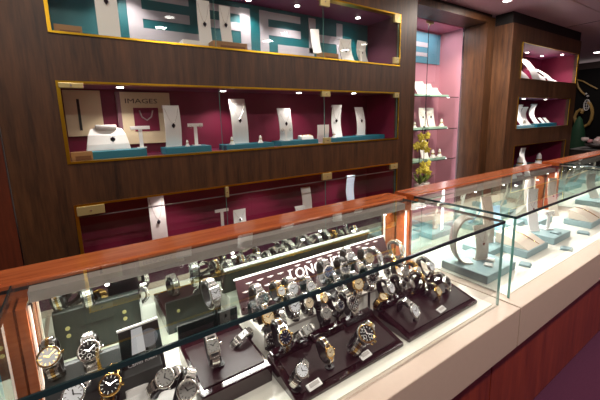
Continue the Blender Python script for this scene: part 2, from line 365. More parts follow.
# ---------------------------------------------------------------- glass display counters
YF, YM = .513, .94
def counter(x0, x1, gx0, gx1, label, wl=True, wr=True, power=9, top_back=.925):
    """x0..x1 body, gx0..gx1 glass box"""
    e = empty('display_counter', (x0, 0, 0), label, 'counter', 'glass display counters')
    D = Matrix.Translation((-x0, 0, 0))
    mb(basewood).box(x0, x1 - .002, .535, 1.03, .06, .552, M=D).build('base_cabinet', e, .002)
    mb(mat('kick', (26, 12, 18), .6)).box(x0, x1 - .002, .58, 1.0, 0, .06, M=D).build('kick_board', e)
    mb(cream).box(x0, x1 - .003, .459, 1.032, .552, .699, M=D).build('ledge', e, .0025)
    mb(white_floor).box(gx0 + .012, gx1 - .012, YF + .011, YM, .699, .702, M=D).build('case_floor', e)
    mb(pane).box(gx0, gx1, YF - .003, YF + .004, .699, .991, M=D).m(edge_light).box(gx0, gx0 + .001, YF - .0035, YF + .0045, .699, .991, M=D).box(gx1 - .001, gx1, YF - .0035, YF + .0045, .699, .991, M=D).build('front_glass', e)
    t = mb(pane).box(gx0, gx1, YF - .001, .93, .993, 1.0, M=D)
    t.m(edge).box(gx0 - .001, gx1 + .001, YF - .004, YF, .992, 1.0008, M=D).box(gx0 - .002, gx0 + .001, YF, .925, .992, 1.0006, M=D).box(gx1 - .001, gx1 + .002, YF, .925, .992, 1.0006, M=D)
    t.build('top_glass', e)
    for gx in (gx0, gx1 - .006):
        mb(pane).box(gx, gx + .006, YF + .005, .925, .70, .991, M=D).build('end_glass', e)
    mb(mirror).box(gx0 + .01, gx1 - .01, YM, YM + .004, .702, .968, M=D).build('mirror_back', e)
    mb(cherry).box(x0 + (.0 if wl else 0), gx1 + .025, YM + .006, 1.03, .699, .958, M=D).build('back_panel', e)
    mb(cherry).prism([(.928, .992), (.928, 1.0), (.932, 1.004), (1.034, 1.004), (1.036, 1.0), (1.036, .96), (.928, .96)], x0 if wl else gx0, gx1 + .028, M=D).m(mat('groove', (30, 14, 10), .7)).box(x0 if wl else gx0, gx1 + .028, .9265, .929, .984, .9915, M=D).build('rail', e)
    mb(grey_metal).prism([(.888, .990), (.925, .990), (.925, .962), (.905, .958), (.888, .966)], gx0 + .03, gx1 - .03, M=D).build('light_channel', e)
    n = max(2, int((gx1 - gx0) / .28))
    for i in range(n):
        x = gx0 + (i + .55) * (gx1 - gx0) / n
        l = mb(led).cyl((x - x0, .893, .960), .0045, .006, 10).build('channel_lamp', e)
    for side, gx in ((1, gx0), (-1, gx1)) if wl else ((-1, gx1),):
        a, b = sorted((gx + side * .008, gx + side * .026))
        mb(cherry).box(a, b, .868, .935, .702, .966, M=D).build('end_post', e, .001)
        a, b = sorted((gx + side * .028, gx + side * .032))
        mb(tube).box(a, b, .878, .886, .704, .962, M=D).build('corner_light', e)
    area('channel_glow', ((gx0 + gx1) / 2, .885, .957), gx1 - gx0 - .1, .015, power, (1, .96, .9), (math.radians(-28), 0, 0))
    return e
counter(-.62, 1.182, -.156, 1.136, 'front glass counter full of wristwatches with cherry wood back rail', power=6)
counter(1.185, 2.684, 1.212, 2.63, 'middle glass counter with bracelets on blue-grey platforms', wl=False, power=8)
counter(2.687, 5.0, 2.775, 4.9, 'far glass counter at the right edge, beyond the bracelet counter', wl=False, power=9)
# added board standing in for the teal and pink reflection in the end glass
e = empty('reflection_board', (-.345, .80, .70), 'teal board standing in for a reflection, left of the front watch counter', 'board')
mb(block_teal).box(-.17, .17, -.006, .006, .11, .28).build('upper_panel', e, .002)
mb(mat('board_pink', (176, 104, 96), .5)).box(-.17, .17, -.006, .006, 0, .108).build('lower_panel', e, .002)

# ---------------------------------------------------------------- displays inside the watch counter
F = .702
e = empty('watch_display', (-.005, .775, F), 'charcoal watch block with screwed back, left end of the front counter', 'display')
mb(grey_dark).prism([(.045, 0), (.045, .140), (.038, .144), (.026, .143), (-.035, .105), (-.035, 0)], -.105, .108).build('block', e, .002)
for x in (-.075, .065):
    for z in (.07, .092):
        mb(brass).cyl((x, 0, 0), .0055, .003, 12, M=Matrix.Translation((0, .0485, z)) @ Matrix.Rotation(PI / 2, 4, 'X')).build('screw', e)
mb(black).box(-.045, .035, .044, .0465, .078, .088).build('slot', e)
e = empty('display_step', (.06, .71, F), 'low white step carrying the gold and silver watches at bottom left', 'display')
mb(white).prism([(-.06, 0), (.05, 0), (.05, .062), (-.06, .038)], -.13, .095).build('step', e, .003)
# black card with a watch photograph
cardM = Matrix.Translation((0, 0, 0)) @ Matrix.Rotation(math.radians(-18), 4, 'X')
e = empty('photo_card', (.070, .748, F + .076), 'small black framed card with a watch photograph, behind the sideways silver watch', 'card', rz=math.radians(4))
mb(black).box(-.042, .042, -.004, .004, 0, .12, M=cardM).build('card', e, .001)
mb(white).box(-.043, .043, -.004, .005, .12, .124, M=cardM).build('top_edge', e)
mb(mat('photo_white', (214, 220, 230), .3)).prism([(-.022, .064), (.006, .064), (.006, .117), (-.016, .117)], -.0052, -.0042, 'y', M=cardM).build('photo_panel', e)
mb(mat('photo_grey', (110, 112, 122), .4)).cyl((0, 0, 0), .02, .0008, 24, M=cardM @ Matrix.Translation((.016, -.0043, .088)) @ Matrix.Rotation(PI / 2, 4, 'X')).build('photo_dial', e)
textmesh('lettering', 'Calvin Klein', .0125, e, mat('silver_ink', (190, 188, 190), .4), cardM @ Matrix.Translation((-.034, -.0045, .040)) @ Matrix.Rotation(PI / 2, 4, 'X'), .0003)
mb(white).box(-.046, .046, -.008, .02, -.076, 0).build('riser', e, .002)

def tray(x0, x1, y0, y1, z0, z1, label):
    e = empty('display_tray', ((x0 + x1) / 2, (y0 + y1) / 2, F), label, 'tray', 'burgundy watch trays')
    hx = (x1 - x0) / 2; hy = (y1 - y0) / 2
    mb(burg_gloss).prism([(-hy, 0), (hy, 0), (hy, z1), (hy - .012, z1), (-hy, z0)], -hx, hx).build('tray_body', e, .003)
    mb(mat('tray_pad', (34, 9, 14), .42, spec=.35)).prism([(-hy * .8, z0 + (z1 - z0) * .12 + .0005), (hy * .75, z0 + (z1 - z0) * .9 + .0005), (hy * .75, z0 + (z1 - z0) * .9 + .003), (-hy * .8, z0 + (z1 - z0) * .12 + .003)], -hx * .9, hx * .9).build('pad', e, .001)
    for k in (range(3) if x1 - x0 > .3 else ()):
        x = -hx + (k * 2 + 1) * hx / 3
        mb(burg_gloss).prism([(hy - .034, z1 - .002), (hy - .004, z1), (hy - .004, z1 + .012), (hy - .026, z1 + .012)], x - hx / 3 + .004, x + hx / 3 - .004).build('back_ridge', e, .002)
    return e
tray(.345, .705, .556, .70, .012, .046, 'burgundy gloss tray in the centre front of the watch counter')
tray(.728, 1.088, .556, .70, .012, .046, 'burgundy gloss tray at the right front of the watch counter')
e = tray(.165, .338, .66, .862, .044, .052, 'narrow raised burgundy tray between the black card and the centre tray')
mb(black).box(-.085, .085, .103, .112, 0, .105).build('back_board', e, .001)
for x in (-.05, .05):
    mb(brass).cyl((0, 0, 0), .005, .003, 12, M=Matrix.Translation((x, .115, .07)) @ Matrix.Rotation(PI / 2, 4, 'X')).build('screw', e)
e = empty('display_riser', (.668, .80, F), 'white gloss riser under the burgundy lettered sign', 'riser')
mb(mat('riser_white', (236, 232, 224), .15)).box(-.31, .31, -.06, .10, 0, .072).build('riser_body', e, .002)
mb(grey_metal).box(-.31, .31, -.0625, -.0605, .066, .0735).build('front_trim', e)

# burgundy brand sign
sg = empty('lettered_sign', (.668, .856, F + .0732), 'burgundy sign with large white LONGINES lettering and rows of winged emblems', 'sign')
SM = Matrix.Rotation(math.radians(-24), 4, 'X')
mb(burg_sign).box(-.32, .32, -.004, .004, .002, .104, M=SM).build('panel', sg, .001)
mb(white).box(-.322, .322, -.005, .006, .104, .109, M=SM).build('top_edge', sg)
mb(grey_dark).box(-.318, .318, .0045, .008, .004, .103, M=SM).build('back_board', sg)
wh = mat('print_white', (228, 216, 214), .4)
def wing(m, x, z, s):
    K = SM @ Matrix.Translation((x, -.0052, z))
    m.prism([(-s, .16 * s), (-.2 * s, .14 * s), (-.2 * s, -.14 * s), (-.8 * s, -.04 * s)], -.0004, .0004, 'y', M=K)
    m.prism([(s, .16 * s), (.2 * s, .14 * s), (.2 * s, -.14 * s), (.8 * s, -.04 * s)], -.0004, .0004, 'y', M=K)
    m.cyl((0, 0, 0), .26 * s, .0008, 8, M=K @ Matrix.Rotation(PI / 2, 4, 'X'))
for r in range(4):
    for c in range(5):
        m = mb(wh); wing(m, -.295 + c * .037 + (r % 2) * .016, .02 + r * .022, .012); m.build('winged_emblem', sg)
for c in range(9):
    m = mb(wh); wing(m, -.10 + c * .046, .094, .012); m.build('winged_emblem', sg)
ro = textmesh('lettering', 'LONGINES', .047, sg, mat('letter_bright', (244, 238, 234), .4), SM @ Matrix.Translation((-.140, -.0045, .054)) @ Matrix.Rotation(PI / 2, 4, 'X') @ Matrix.Diagonal((1.02, 1, 1, 1)), .0010, bold=.0006)
# price tags
def tagcard(x, y, z, rz, where, w=.038, h=.02):
    e = empty('price_tag', (x, y, z), 'small white price tag %s' % where, 'tag', 'white price tags', math.radians(rz))
    mb(white).prism([(-.009, 0), (.009, 0), (.007, .008), (-.009, .002)], -w / 2, w / 2).build('wedge', e, .0008)
    mb(mat('print_grey', (190, 184, 180), .5)).prism([(-.005, .0052), (.003, .0082), (.003, .0087), (-.005, .0057)], -w * .35, w * .35).build('printed_line', e)
tagcard(.572, .575, F + .0175, 4, 'below the large tilted chronograph, centre tray')
tagcard(.402, .572, F + .0168, 4, 'at the bottom left corner of the centre tray', .04)
tagcard(.922, .585, F + .0198, 6, 'at the front of the right tray')

# ---------------------------------------------------------------- wristwatches
two_c = gold
def band_mesh(metal, s, w0, mode, a, b, tgap):
    m = MB(); N = 26
    outer = {'steel': steel, 'gold': gold, 'two': steel, 'black': black_leather}[metal]
    mid = {'steel': steel, 'gold': gold, 'two': gold, 'black': black_leather}[metal]
    def pt(t, off=0):
        f = lambda v: math.copysign(abs(v) ** .78, v)
        return Vector((0, (a + off) * f(math.sin(t)), -b + (b + off) * f(math.cos(t))))
    ts = [tgap + (2 * PI - 2 * tgap) * i / N for i in range(N + 1)]
    for i in range(N):
        t0, t1 = ts[i], ts[i + 1]
        if metal != 'black': g = (t1 - t0) * .11; t0 += g; t1 -= g
        k = abs((t0 + t1) / 2 - PI) / PI; w = w0 * (.80 + .2 * k)
        th = .0030 * s
        def seg(xa, xb, mt, h0, h1):
            m.m(mt); n0 = len(m.bm.faces)
            P = [pt(t0, h0), pt(t1, h0), pt(t1, h1), pt(t0, h1)]
            A = [m.bm.verts.new((xa, p.y, p.z)) for p in P]; B = [m.bm.verts.new((xb, p.y, p.z)) for p in P]
            for q in range(4): m.bm.faces.new((A[q], A[(q + 1) % 4], B[(q + 1) % 4], B[q]))
            m.bm.faces.new(A[::-1]); m.bm.faces.new(B); m._paint(n0)
        if metal == 'black': seg(-w / 2, w / 2, outer, -th / 2, th / 2)
        else:
            seg(-w / 2, -w * .19, outer, -th / 2, th / 2); seg(w * .19, w / 2, outer, -th / 2, th / 2)
            seg(-w * .17, w * .17, mid, -th / 2, th * .68)
    return m
CACHE = {}
def watch(x, y, z, s, az, el, roll, shape, case, dial, band, kind, label):
    A, E = math.radians(az), math.radians(el)
    n = Vector((math.sin(A) * math.cos(E), -math.cos(A) * math.cos(E), math.sin(E)))
    up = (Vector((0, 0, 1)) - n * n.z).normalized(); right = up.cross(n)
    R = math.radians(roll); up2 = up * math.cos(R) + right * math.sin(R); rt = up2.cross(n)
    M = Matrix(((rt.x, up2.x, n.x, x), (rt.y, up2.y, n.y, y), (rt.z, up2.z, n.z, z), (0, 0, 0, 1)))
    root = empty('wristwatch', (0, 0, 0), label, 'watch', 'wristwatches in the front counter'); root.matrix_world = M
    cm = {'steel': steel, 'gold': gold, 'two': gold}[case]; body = steel if case == 'two' else cm
    r = .0195 * s; sx = {'round': 1, 'oval': .86, 'square': .78, 'rect': .55}[shape]; th = .0085 * s
    sq = shape in ('square', 'rect'); nn = 4 if sq else 32
    Rz = Matrix.Rotation(PI / 4, 4, 'Z') if sq else Matrix.Identity(4); Sx = Matrix.Diagonal((sx, 1 if not sq else (.86 if shape == 'square' else .95), 1, 1))
    K = Sx @ Rz; q = 1.25 if sq else 1
    m = mb(body).lathe([(r * .9 * q, -th * .6), (r * 1.0 * q, -th * .3), (r * 1.0 * q, th * .25), (r * .93 * q, th * .42)], nn, M=K)
    for sy in (-1, 1):
        for sxx in (-1, 1):
            m.prism([(sy * r * .7, -th * .35), (sy * r * 1.22, -th * .75), (sy * r * 1.22, -th * .35), (sy * r * .7, th * .25)], sxx * .0098 * s - .0016 * s, sxx * .0098 * s + .0016 * s)
    co = m.build('case', root, smooth=False)
    mb(cm).lathe([(r * .95 * q, th * .40), (r * .95 * q, th * .50), (r * .86 * q, th * .62), (r * .80 * q, th * .50), (r * .80 * q, th * .40)], nn, M=K).build('bezel', co)
    cwn = mb(cm).cyl((0, 0, 0), .0026 * s, .0042 * s, 12, M=Matrix.Translation((r * sx * 1.0, 0, 0)) @ Matrix.Rotation(PI / 2, 4, 'Y'))
    if kind == 'chrono':
        for yy in (-.009, .009): cwn.cyl((0, 0, 0), .0016 * s, .0042 * s, 8, M=Matrix.Translation((r * .86, yy * s, 0)) @ Matrix.Rotation(PI / 2, 4, 'Y'))
    cwn.build('crown', co)
    d = mb(DIAL[dial]).lathe([(r * .80 * q, th * .36), (r * .80 * q, th * .47)], nn, M=K).build('dial', root)
    mk = mb({'white': gold if case != 'steel' else grey_dark, 'cream': gold, 'grey': grey_dark}.get(dial, white))
    rr = r * .66; sy_ = 1 if not sq else .8
    for i in range(12):
        a = i * PI / 6; L_ = .0016 * s * (1.6 if i % 3 == 0 else 1)
        mk.box(-.0006 * s, .0006 * s, -L_, L_, th * .47, th * .50, M=Matrix.Diagonal((sx, sy_, 1, 1)) @ Matrix.Translation((rr * math.sin(a), rr * math.cos(a), 0)) @ Matrix.Rotation(-a, 4, 'Z'))
    if kind == 'chrono':
        for px, py in ((0, -.45), (-.42, 0), (.42, 0)):
            mk.lathe([(r * .20, th * .47), (r * .20, th * .50), (r * .165, th * .50), (r * .165, th * .47)], 16, p=(px * r * sx, py * r, 0), closed=True)
    mk.build('markers', d)
    mk = mb(steel if dial in ('black', 'navy', 'blue', 'dark') else (gold if case != 'steel' else grey_dark))
    for a, L_, w_ in ((-1.05, .42, .0011), (1.0, .62, .0008)):
        mk.box(-w_ * s, w_ * s, -.1 * r, L_ * r, th * .51, th * .54, M=Matrix.Diagonal((sx, 1, 1, 1)) @ Matrix.Rotation(-a, 4, 'Z'))
    mk.cyl((0, 0, th * .5), .0014 * s, th * .06, 10).build('hands', d)
    ls = max(s, .82); a_, b_ = .038 * ls, .027 * ls
    w0 = .0185 * s if not sq else .0165 * s
    bd = band_mesh(band, s, w0, kind, a_, b_, math.asin(min(.9, (r * (1.1 if not sq else .95) / a_) ** (1 / .78))))
    bd.build('bracelet' if band != 'black' else 'strap', root)
    return M, a_, b_, w0
def support(x, y):
    for x0, x1, y0, y1, za, zb in ((.345, .705, .556, .70, .012, .046), (.728, 1.088, .556, .70, .012, .046), (.165, .338, .66, .862, .048, .052)):
        if x0 < x < x1 and y0 < y < y1: return F + za + (zb - za) * (y - y0) / (y1 - y0) + .002
    if .36 < x < .978 and .74 < y < .90: return F + .073
    if -.07 < x < .155 and .65 < y < .76: return F + .052
    return F
def cuff(M, a, b, w, label):
    P = M.translation; root = empty('watch_stand', (0, 0, 0), 'black stand under the ' + label, 'stand', 'black cuff stands')
    root.matrix_world = M; m = mb(black); N = 24; n0 = 0; k = .87; f = lambda v: math.copysign(abs(v) ** .78, v); W2 = w / 2 + .0045; rings = []
    for i in range(N + 1):
        t = .5 + (2 * PI - 1.0) * i / N
        for off in (0, -.004):
            rings.append([m.bm.verts.new((xx, (a * k + off) * f(math.sin(t)), -b + (b * k + off) * f(math.cos(t)))) for xx in (-W2, W2)])
    for i in range(N):
        o0, i0, o1, i1 = rings[2 * i], rings[2 * i + 1], rings[2 * i + 2], rings[2 * i + 3]
        for q in ((o0[0], o0[1], o1[1], o1[0]), (i0[0], i1[0], i1[1], i0[1]), (o0[0], o1[0], i1[0], i0[0]), (o0[1], i0[1], i1[1], o1[1])): m.bm.faces.new(q)
    m.bm.faces.new((rings[0][0], rings[1][0], rings[1][1], rings[0][1])); m.bm.faces.new((rings[-1][0], rings[-2][0], rings[-2][1], rings[-1][1]))
    m.build('cuff', root)
    c = M @ Vector((W2 * .9, 0, -b)); zs = support(c.x, c.y)
    I = M.inverted()
    lowest = min((M @ Vector((W2 * .9, a * k * f(math.sin(t)), -b + b * k * f(math.cos(t))))).z for t in [j * .2 for j in range(32)])
    if lowest - zs > .003:
        tt = min([j * .1 for j in range(64)], key=lambda t: (M @ Vector((W2, a * k * f(math.sin(t)), -b + b * k * f(math.cos(t))))).z)
        q = M @ Vector((W2 * .85, a * k * f(math.sin(tt)), -b + b * k * f(math.cos(tt)))); zs = support(q.x, q.y)
        mb(black).tube([(q.x, q.y, q.z + .003), (q.x, q.y, zs + .004)], .0042, 10, M=I).build('post', root)
        mb(black).cyl((q.x, q.y, zs), .012, .004, 18, M=I).build('foot', root)
WATCHES = [
    (-0.095, 0.775, 0.893, 1.05, -5, 38, -8, 'round', 'two', 'white', 'two', 'plain', 'two-tone wristwatch with plain white dial, leftmost watch in the front case'),
    (-0.029, 0.775, 0.877, 1.12, -8, 42, -6, 'round', 'steel', 'black', 'steel', 'chrono', 'large steel chronograph with black dial standing before the grey display back'),
    (-0.001, 0.715, 0.825, 1.1, -10, 45, 12, 'round', 'gold', 'black', 'gold', 'plain', 'gold wristwatch with plain black dial, lowest at the left'),
    (0.099, 0.700, 0.801, 1.05, -15, 55, 68, 'round', 'steel', 'grey', 'steel', 'plain', 'silvery steel wristwatch lying sideways in front of the black card'),
    (0.214, 0.720, 0.817, 1.1, -10, 45, -4, 'square', 'steel', 'grey', 'steel', 'plain', 'square steel wristwatch upright at the left of the burgundy tray'),
    (0.312, 0.770, 0.778, 0.99, 0, 60, 70, 'rect', 'steel', 'white', 'steel', 'plain', 'tiny rectangular steel wristwatch lying sideways on the left burgundy tray'),
    (0.267, 0.840, 0.883, 1.1, 10, 22, 0, 'square', 'steel', 'white', 'steel', 'plain', 'square steel wristwatch on a tall stand left of the burgundy sign'),
    (0.388, 0.800, 0.843, 1.1, 2, 22, 0, 'round', 'steel', 'dark', 'steel', 'chrono', "dark grey steel chronograph before the burgundy sign's left end"),
    (0.492, 0.800, 0.841, 0.99, -2, 25, 4, 'round', 'steel', 'white', 'steel', 'plain', 'white-dialled steel wristwatch just left of the first letter of the sign'),
    (0.631, 0.800, 0.856, 1.1, -5, 22, 0, 'round', 'steel', 'blue', 'steel', 'chrono', 'steel chronograph with blue dial below the middle letters of the sign'),
    (0.708, 0.810, 0.844, 0.99, -5, 22, 5, 'round', 'steel', 'navy', 'black', 'plain', "navy-dialled black-strapped wristwatch under the sign's last letters"),
    (0.744, 0.820, 0.868, 1.045, -10, 25, 0, 'round', 'steel', 'white', 'steel', 'plain', 'white-dialled steel wristwatch covering the last letters of the sign'),
    (0.806, 0.795, 0.860, 1.045, -10, 25, 0, 'round', 'steel', 'cream', 'steel', 'plain', 'cream-dialled steel wristwatch right of the sign lettering'),
    (0.839, 0.775, 0.862, 0.99, 28, 17, 0, 'round', 'steel', 'white', 'steel', 'plain', 'side-on steel wristwatch at the right end of the sign'),
    (0.986, 0.800, 0.848, 0.99, 25, 17, 0, 'round', 'two', 'white', 'two', 'plain', 'two-tone wristwatch seen edge-on beside the wooden end post'),
    (0.534, 0.692, 0.800, 0.88, -10, 29, 0, 'round', 'steel', 'grey', 'black', 'plain', 'grey-dialled wristwatch on black strap in the middle row'),
    (0.547, 0.718, 0.830, 0.77, 20, 27, 10, 'round', 'gold', 'cream', 'two', 'plain', 'small gold-cased wristwatch turned sideways under the glass edge'),
    (0.631, 0.687, 0.800, 1.1, -10, 29, -10, 'oval', 'steel', 'black', 'steel', 'chrono', 'black-dialled steel wristwatch tilted on a wide cuff in the middle row'),
    (0.658, 0.693, 0.850, 0.99, -8, 25, 0, 'round', 'gold', 'cream', 'steel', 'plain', 'gold-rimmed cream-dialled wristwatch right under the glass edge'),
    (0.719, 0.696, 0.850, 1.045, -8, 25, 10, 'round', 'steel', 'black', 'steel', 'plain', 'black-dialled steel wristwatch under the glass edge, right of the gold-rimmed one'),
    (0.742, 0.670, 0.790, 0.715, -10, 62, 70, 'round', 'gold', 'cream', 'gold', 'plain', 'small gold wristwatch lying flat above the two front trays'),
    (0.383, 0.669, 0.800, 1.1, -5, 22, -4, 'oval', 'two', 'navy', 'two', 'plain', 'oval two-tone wristwatch with blue-black dial on a black cuff'),
    (0.453, 0.672, 0.790, 0.88, -5, 45, 78, 'square', 'steel', 'grey', 'steel', 'plain', 'grey square-dialled steel wristwatch lying sideways behind the centre tray'),
    (0.414, 0.730, 0.810, 0.715, -5, 27, 0, 'rect', 'steel', 'grey', 'steel', 'plain', 'slim grey rectangular wristwatch standing behind the oval one'),
    (0.455, 0.732, 0.830, 0.935, -5, 27, 0, 'round', 'steel', 'white', 'steel', 'plain', 'white-dialled steel wristwatch just under the glass edge left of centre'),
    (0.383, 0.758, 0.810, 0.99, 0, 27, 0, 'round', 'gold', 'cream', 'two', 'plain', 'little gold wristwatch under the glass edge near left tray'),
    (0.369, 0.572, 0.775, 0.825, -5, 48, 55, 'round', 'steel', 'white', 'steel', 'plain', 'small white-dialled steel wristwatch lying diagonally on the centre tray'),
    (0.453, 0.574, 0.785, 0.66, 0, 22, -6, 'round', 'gold', 'cream', 'two', 'plain', 'small two-tone wristwatch upright on a black cuff on the centre tray'),
    (0.568, 0.568, 0.790, 1.265, -10, 48, 55, 'round', 'two', 'black', 'two', 'chrono', 'large two-tone chronograph with black dial tilted on the centre tray'),
    (0.806, 0.694, 0.790, 0.935, 12, 22, 0, 'round', 'steel', 'white', 'steel', 'plain', 'leftmost steel wristwatch loop at the back of the right tray'),
    (0.867, 0.695, 0.785, 0.88, 10, 17, 0, 'round', 'steel', 'black', 'steel', 'plain', 'steel wristwatch loop with black dial, low among the side-on ones'),
    (0.892, 0.708, 0.820, 0.935, 12, 25, 0, 'round', 'steel', 'grey', 'steel', 'plain', 'grey steel wristwatch loop, highest at the left of the right tray'),
    (0.945, 0.695, 0.810, 0.935, 8, 22, 0, 'round', 'gold', 'white', 'gold', 'plain', 'gold wristwatch loop standing side-on at the back of the right tray'),
    (1.015, 0.693, 0.810, 0.99, 8, 27, 0, 'round', 'steel', 'white', 'steel', 'plain', 'rightmost of the high steel wristwatch loops near the blue-grey platform'),
    (1.015, 0.627, 0.775, 1.045, 15, 32, 10, 'round', 'steel', 'black', 'steel', 'plain', 'steel wristwatch leaning over the right end of the right tray'),
    (0.952, 0.619, 0.765, 0.825, 10, 32, 10, 'round', 'gold', 'cream', 'two', 'plain', 'gold-rimmed wristwatch low at the right end of the right tray'),
    (0.940, 0.650, 0.770, 0.88, 10, 17, 20, 'square', 'steel', 'black', 'black', 'plain', 'square black wristwatch in the middle of the right tray'),
    (0.805, 0.598, 0.755, 1.045, 10, 29, -5, 'round', 'steel', 'white', 'steel', 'plain', 'large steel loop watch beside the price tag, right tray'),
    (0.548, 0.785, 0.836, 0.88, 0, 23, 0, 'round', 'steel', 'white', 'steel', 'plain', 'small steel wristwatch standing below the first letters of the sign'),
    (0.448, 0.795, 0.850, 0.825, 10, 23, 0, 'round', 'gold', 'white', 'two', 'plain', 'small gold-rimmed wristwatch left of the white-dialled one before the sign'),
    (0.639, 0.760, 0.828, 0.935, 5, 25, 0, 'round', 'steel', 'dark', 'steel', 'plain', 'dark-dialled steel wristwatch just above the glass edge, below the middle letters'),
    (0.869, 0.768, 0.800, 0.935, 15, 25, 0, 'round', 'steel', 'black', 'steel', 'plain', 'black-dialled steel wristwatch just left of the right tray'),
    (0.954, 0.800, 0.800, 0.935, 25, 17, 0, 'round', 'gold', 'cream', 'two', 'plain', 'gold-cased wristwatch seen edge-on left of the wooden end post'),
    (0.739, 0.765, 0.853, 0.935, 5, 25, 0, 'square', 'steel', 'cream', 'steel', 'plain', 'square cream-dialled steel wristwatch right of the navy-dialled one'),
    (0.370, 0.721, 0.770, 0.825, -5, 27, 0, 'round', 'steel', 'black', 'black', 'plain', 'black wristwatch on black strap left of the oval two-tone one'),
    (0.506, 0.736, 0.820, 0.825, -5, 29, 0, 'round', 'steel', 'cream', 'steel', 'plain', 'cream-dialled steel wristwatch in the middle row above the grey square one'),
    (0.374, 0.815, 0.800, 0.825, -5, 29, 0, 'square', 'steel', 'dark', 'steel', 'plain', 'square dark-dialled steel wristwatch above the tiny sideways one'),
    (0.593, 0.701, 0.800, 0.825, 15, 27, 0, 'round', 'steel', 'navy', 'black', 'plain', 'navy wristwatch on black strap left of the wide-cuffed chronograph'),
    (0.899, 0.683, 0.780, 0.88, 28, 22, 0, 'round', 'steel', 'grey', 'steel', 'plain', 'grey-dialled steel loop in the thick of the right tray cluster'),
    (0.945, 0.670, 0.790, 0.88, 30, 22, 0, 'round', 'gold', 'cream', 'two', 'plain', 'gold and steel loop watch between gold loop and leaning one'),
    (0.128, 0.630, 0.808, 1.045, 0, 32, 30, 'round', 'steel', 'grey', 'steel', 'plain', 'steel wristwatch at the bottom edge beside the narrow burgundy tray'),
    (-0.060, 0.695, 0.850, 0.99, 10, 37, 60, 'round', 'steel', 'white', 'steel', 'plain', 'pale steel wristwatch lying below the leftmost watch'),
]
for wt in WATCHES:
    M, a, b, w_ = watch(*wt)
    cuff(M, a, b, w_, wt[-1])
# ---------------------------------------------------------------- jewellery displays
def block(x, y, z, w, d, h, mt, label, rz=0, name='display_block', cat='block', group=None):
    e = mb(mt).box(-w / 2, w / 2, -d / 2, d / 2, 0, h).build(name, None, .003)
    e.location = (x, y, z); e.rotation_euler.z = math.radians(rz); tag(e, label, cat, group); return e
def neck(x, y, z, w, h, lean, curl, mt, label, rz=0, gem=None, group=None, lip=False):
    """curved upright display strip. lean = backwards offset of the top, curl = forward bow"""
    e = empty('neck_stand', (x, y, z), label, 'display stand', group, math.radians(rz)); m = mb(mt); N = 14; pr = []
    for i in range(N + 1):
        t = i / N; pr.append((lean * t - curl * math.sin(PI * t), h * t))
    if lip: pr += [(pr[-1][0] + .012, h + .002), (pr[-1][0] + .03, h - .012)]
    poly = [(a, b) for a, b in pr] + [(a + .006, b - .0015) for a, b in pr[::-1]]
    n0 = 0; verts = [[m.bm.verts.new((xx, a, b)) for a, b in poly] for xx in (-w / 2, w / 2)]
    L = len(pr); P = len(poly)
    for i in range(P): m.bm.faces.new((verts[0][i], verts[0][(i + 1) % P], verts[1][(i + 1) % P], verts[1][i]))
    for s_ in (0, 1):
        for i in range(L - 1):
            q = (verts[s_][i], verts[s_][i + 1], verts[s_][P - 2 - i], verts[s_][P - 1 - i]); m.bm.faces.new(q if s_ else q[::-1])
    m.build('panel', e); mb(mt).box(-w / 2, w / 2, -.004, max(.02, lean * .4), 0, .005).build('foot', e, .001)
    if gem:
        col, what = gem; R = Matrix.Translation((x, y, z)) @ Matrix.Rotation(math.radians(rz), 4, 'Z')
        gs = .5 if col == 'red' else 1; t = .52; gy = lean * t - curl * math.sin(PI * t) - .006; g = empty('pendant_necklace', (x, y, z), what, 'necklace', None, math.radians(rz))
        mb(GEM[col]).lathe([(.001, -.016 * gs), (.0095 * gs, -.004 * gs), (.0095 * gs, .003 * gs), (.001, .012 * gs)], 8, p=(0, gy - .002, h * t), sy=.5).build('pendant', g)
        top = h * .93; ty = lean * .93 - curl * math.sin(PI * .93) - .002
        def cp(sx): return [(sx * w * .42 * u ** .6, (lean * v - curl * math.sin(PI * v)) - .0018, h * v) for u, v in [(j / 8, t + .03 + (.93 - t - .03) * j / 8) for j in range(9)]]
        mb(steel).tube(cp(1), .0006, 5).tube(cp(-1), .0006, 5).build('chain', g)
    return e
GEM = {'dark': mat('gem_dark', (20, 18, 34), .1, spec=1), 'red': mat('gem_red', (126, 64, 50), .2, spec=1), 'pearl': mat('gem_pearl', (236, 226, 214), .2)}
def tstand(x, y, z, w, h, where, mt=white, rz=0, hoops=True):
    e = empty('earring_stand', (x, y, z), 'T-shaped white earring stand %s' % where, 'display stand', 'T-shaped earring stands', math.radians(rz))
    mb(mt).box(-.009, .009, -.003, .003, .004, h).build('post', e); mb(mt).box(-w / 2, w / 2, -.006, .006, h - .018, h).build('crossbar', e, .001)
    mb(mt).box(-.022, .022, -.015, .015, 0, .004).build('foot', e)
    if hoops:
        for sx in (-1, 1):
            c, s_ = math.cos(math.radians(rz)), math.sin(math.radians(rz)); ox = sx * w * .33
            g = mb(steel).tube([(.007 * math.sin(t), 0, -.0085 + .0085 * math.cos(t)) for t in [j * PI / 8 for j in range(17)]], .0013, 6).build('earring')
            g.location = (x + ox * c + .006 * s_, y + ox * s_ - .006 * c, z + h - .010); g.rotation_euler.z = math.radians(rz)
            tag(g, '%s hoop earring of the T-stand %s' % ('left' if sx < 0 else 'right', where), 'earring', 'hoop earrings')
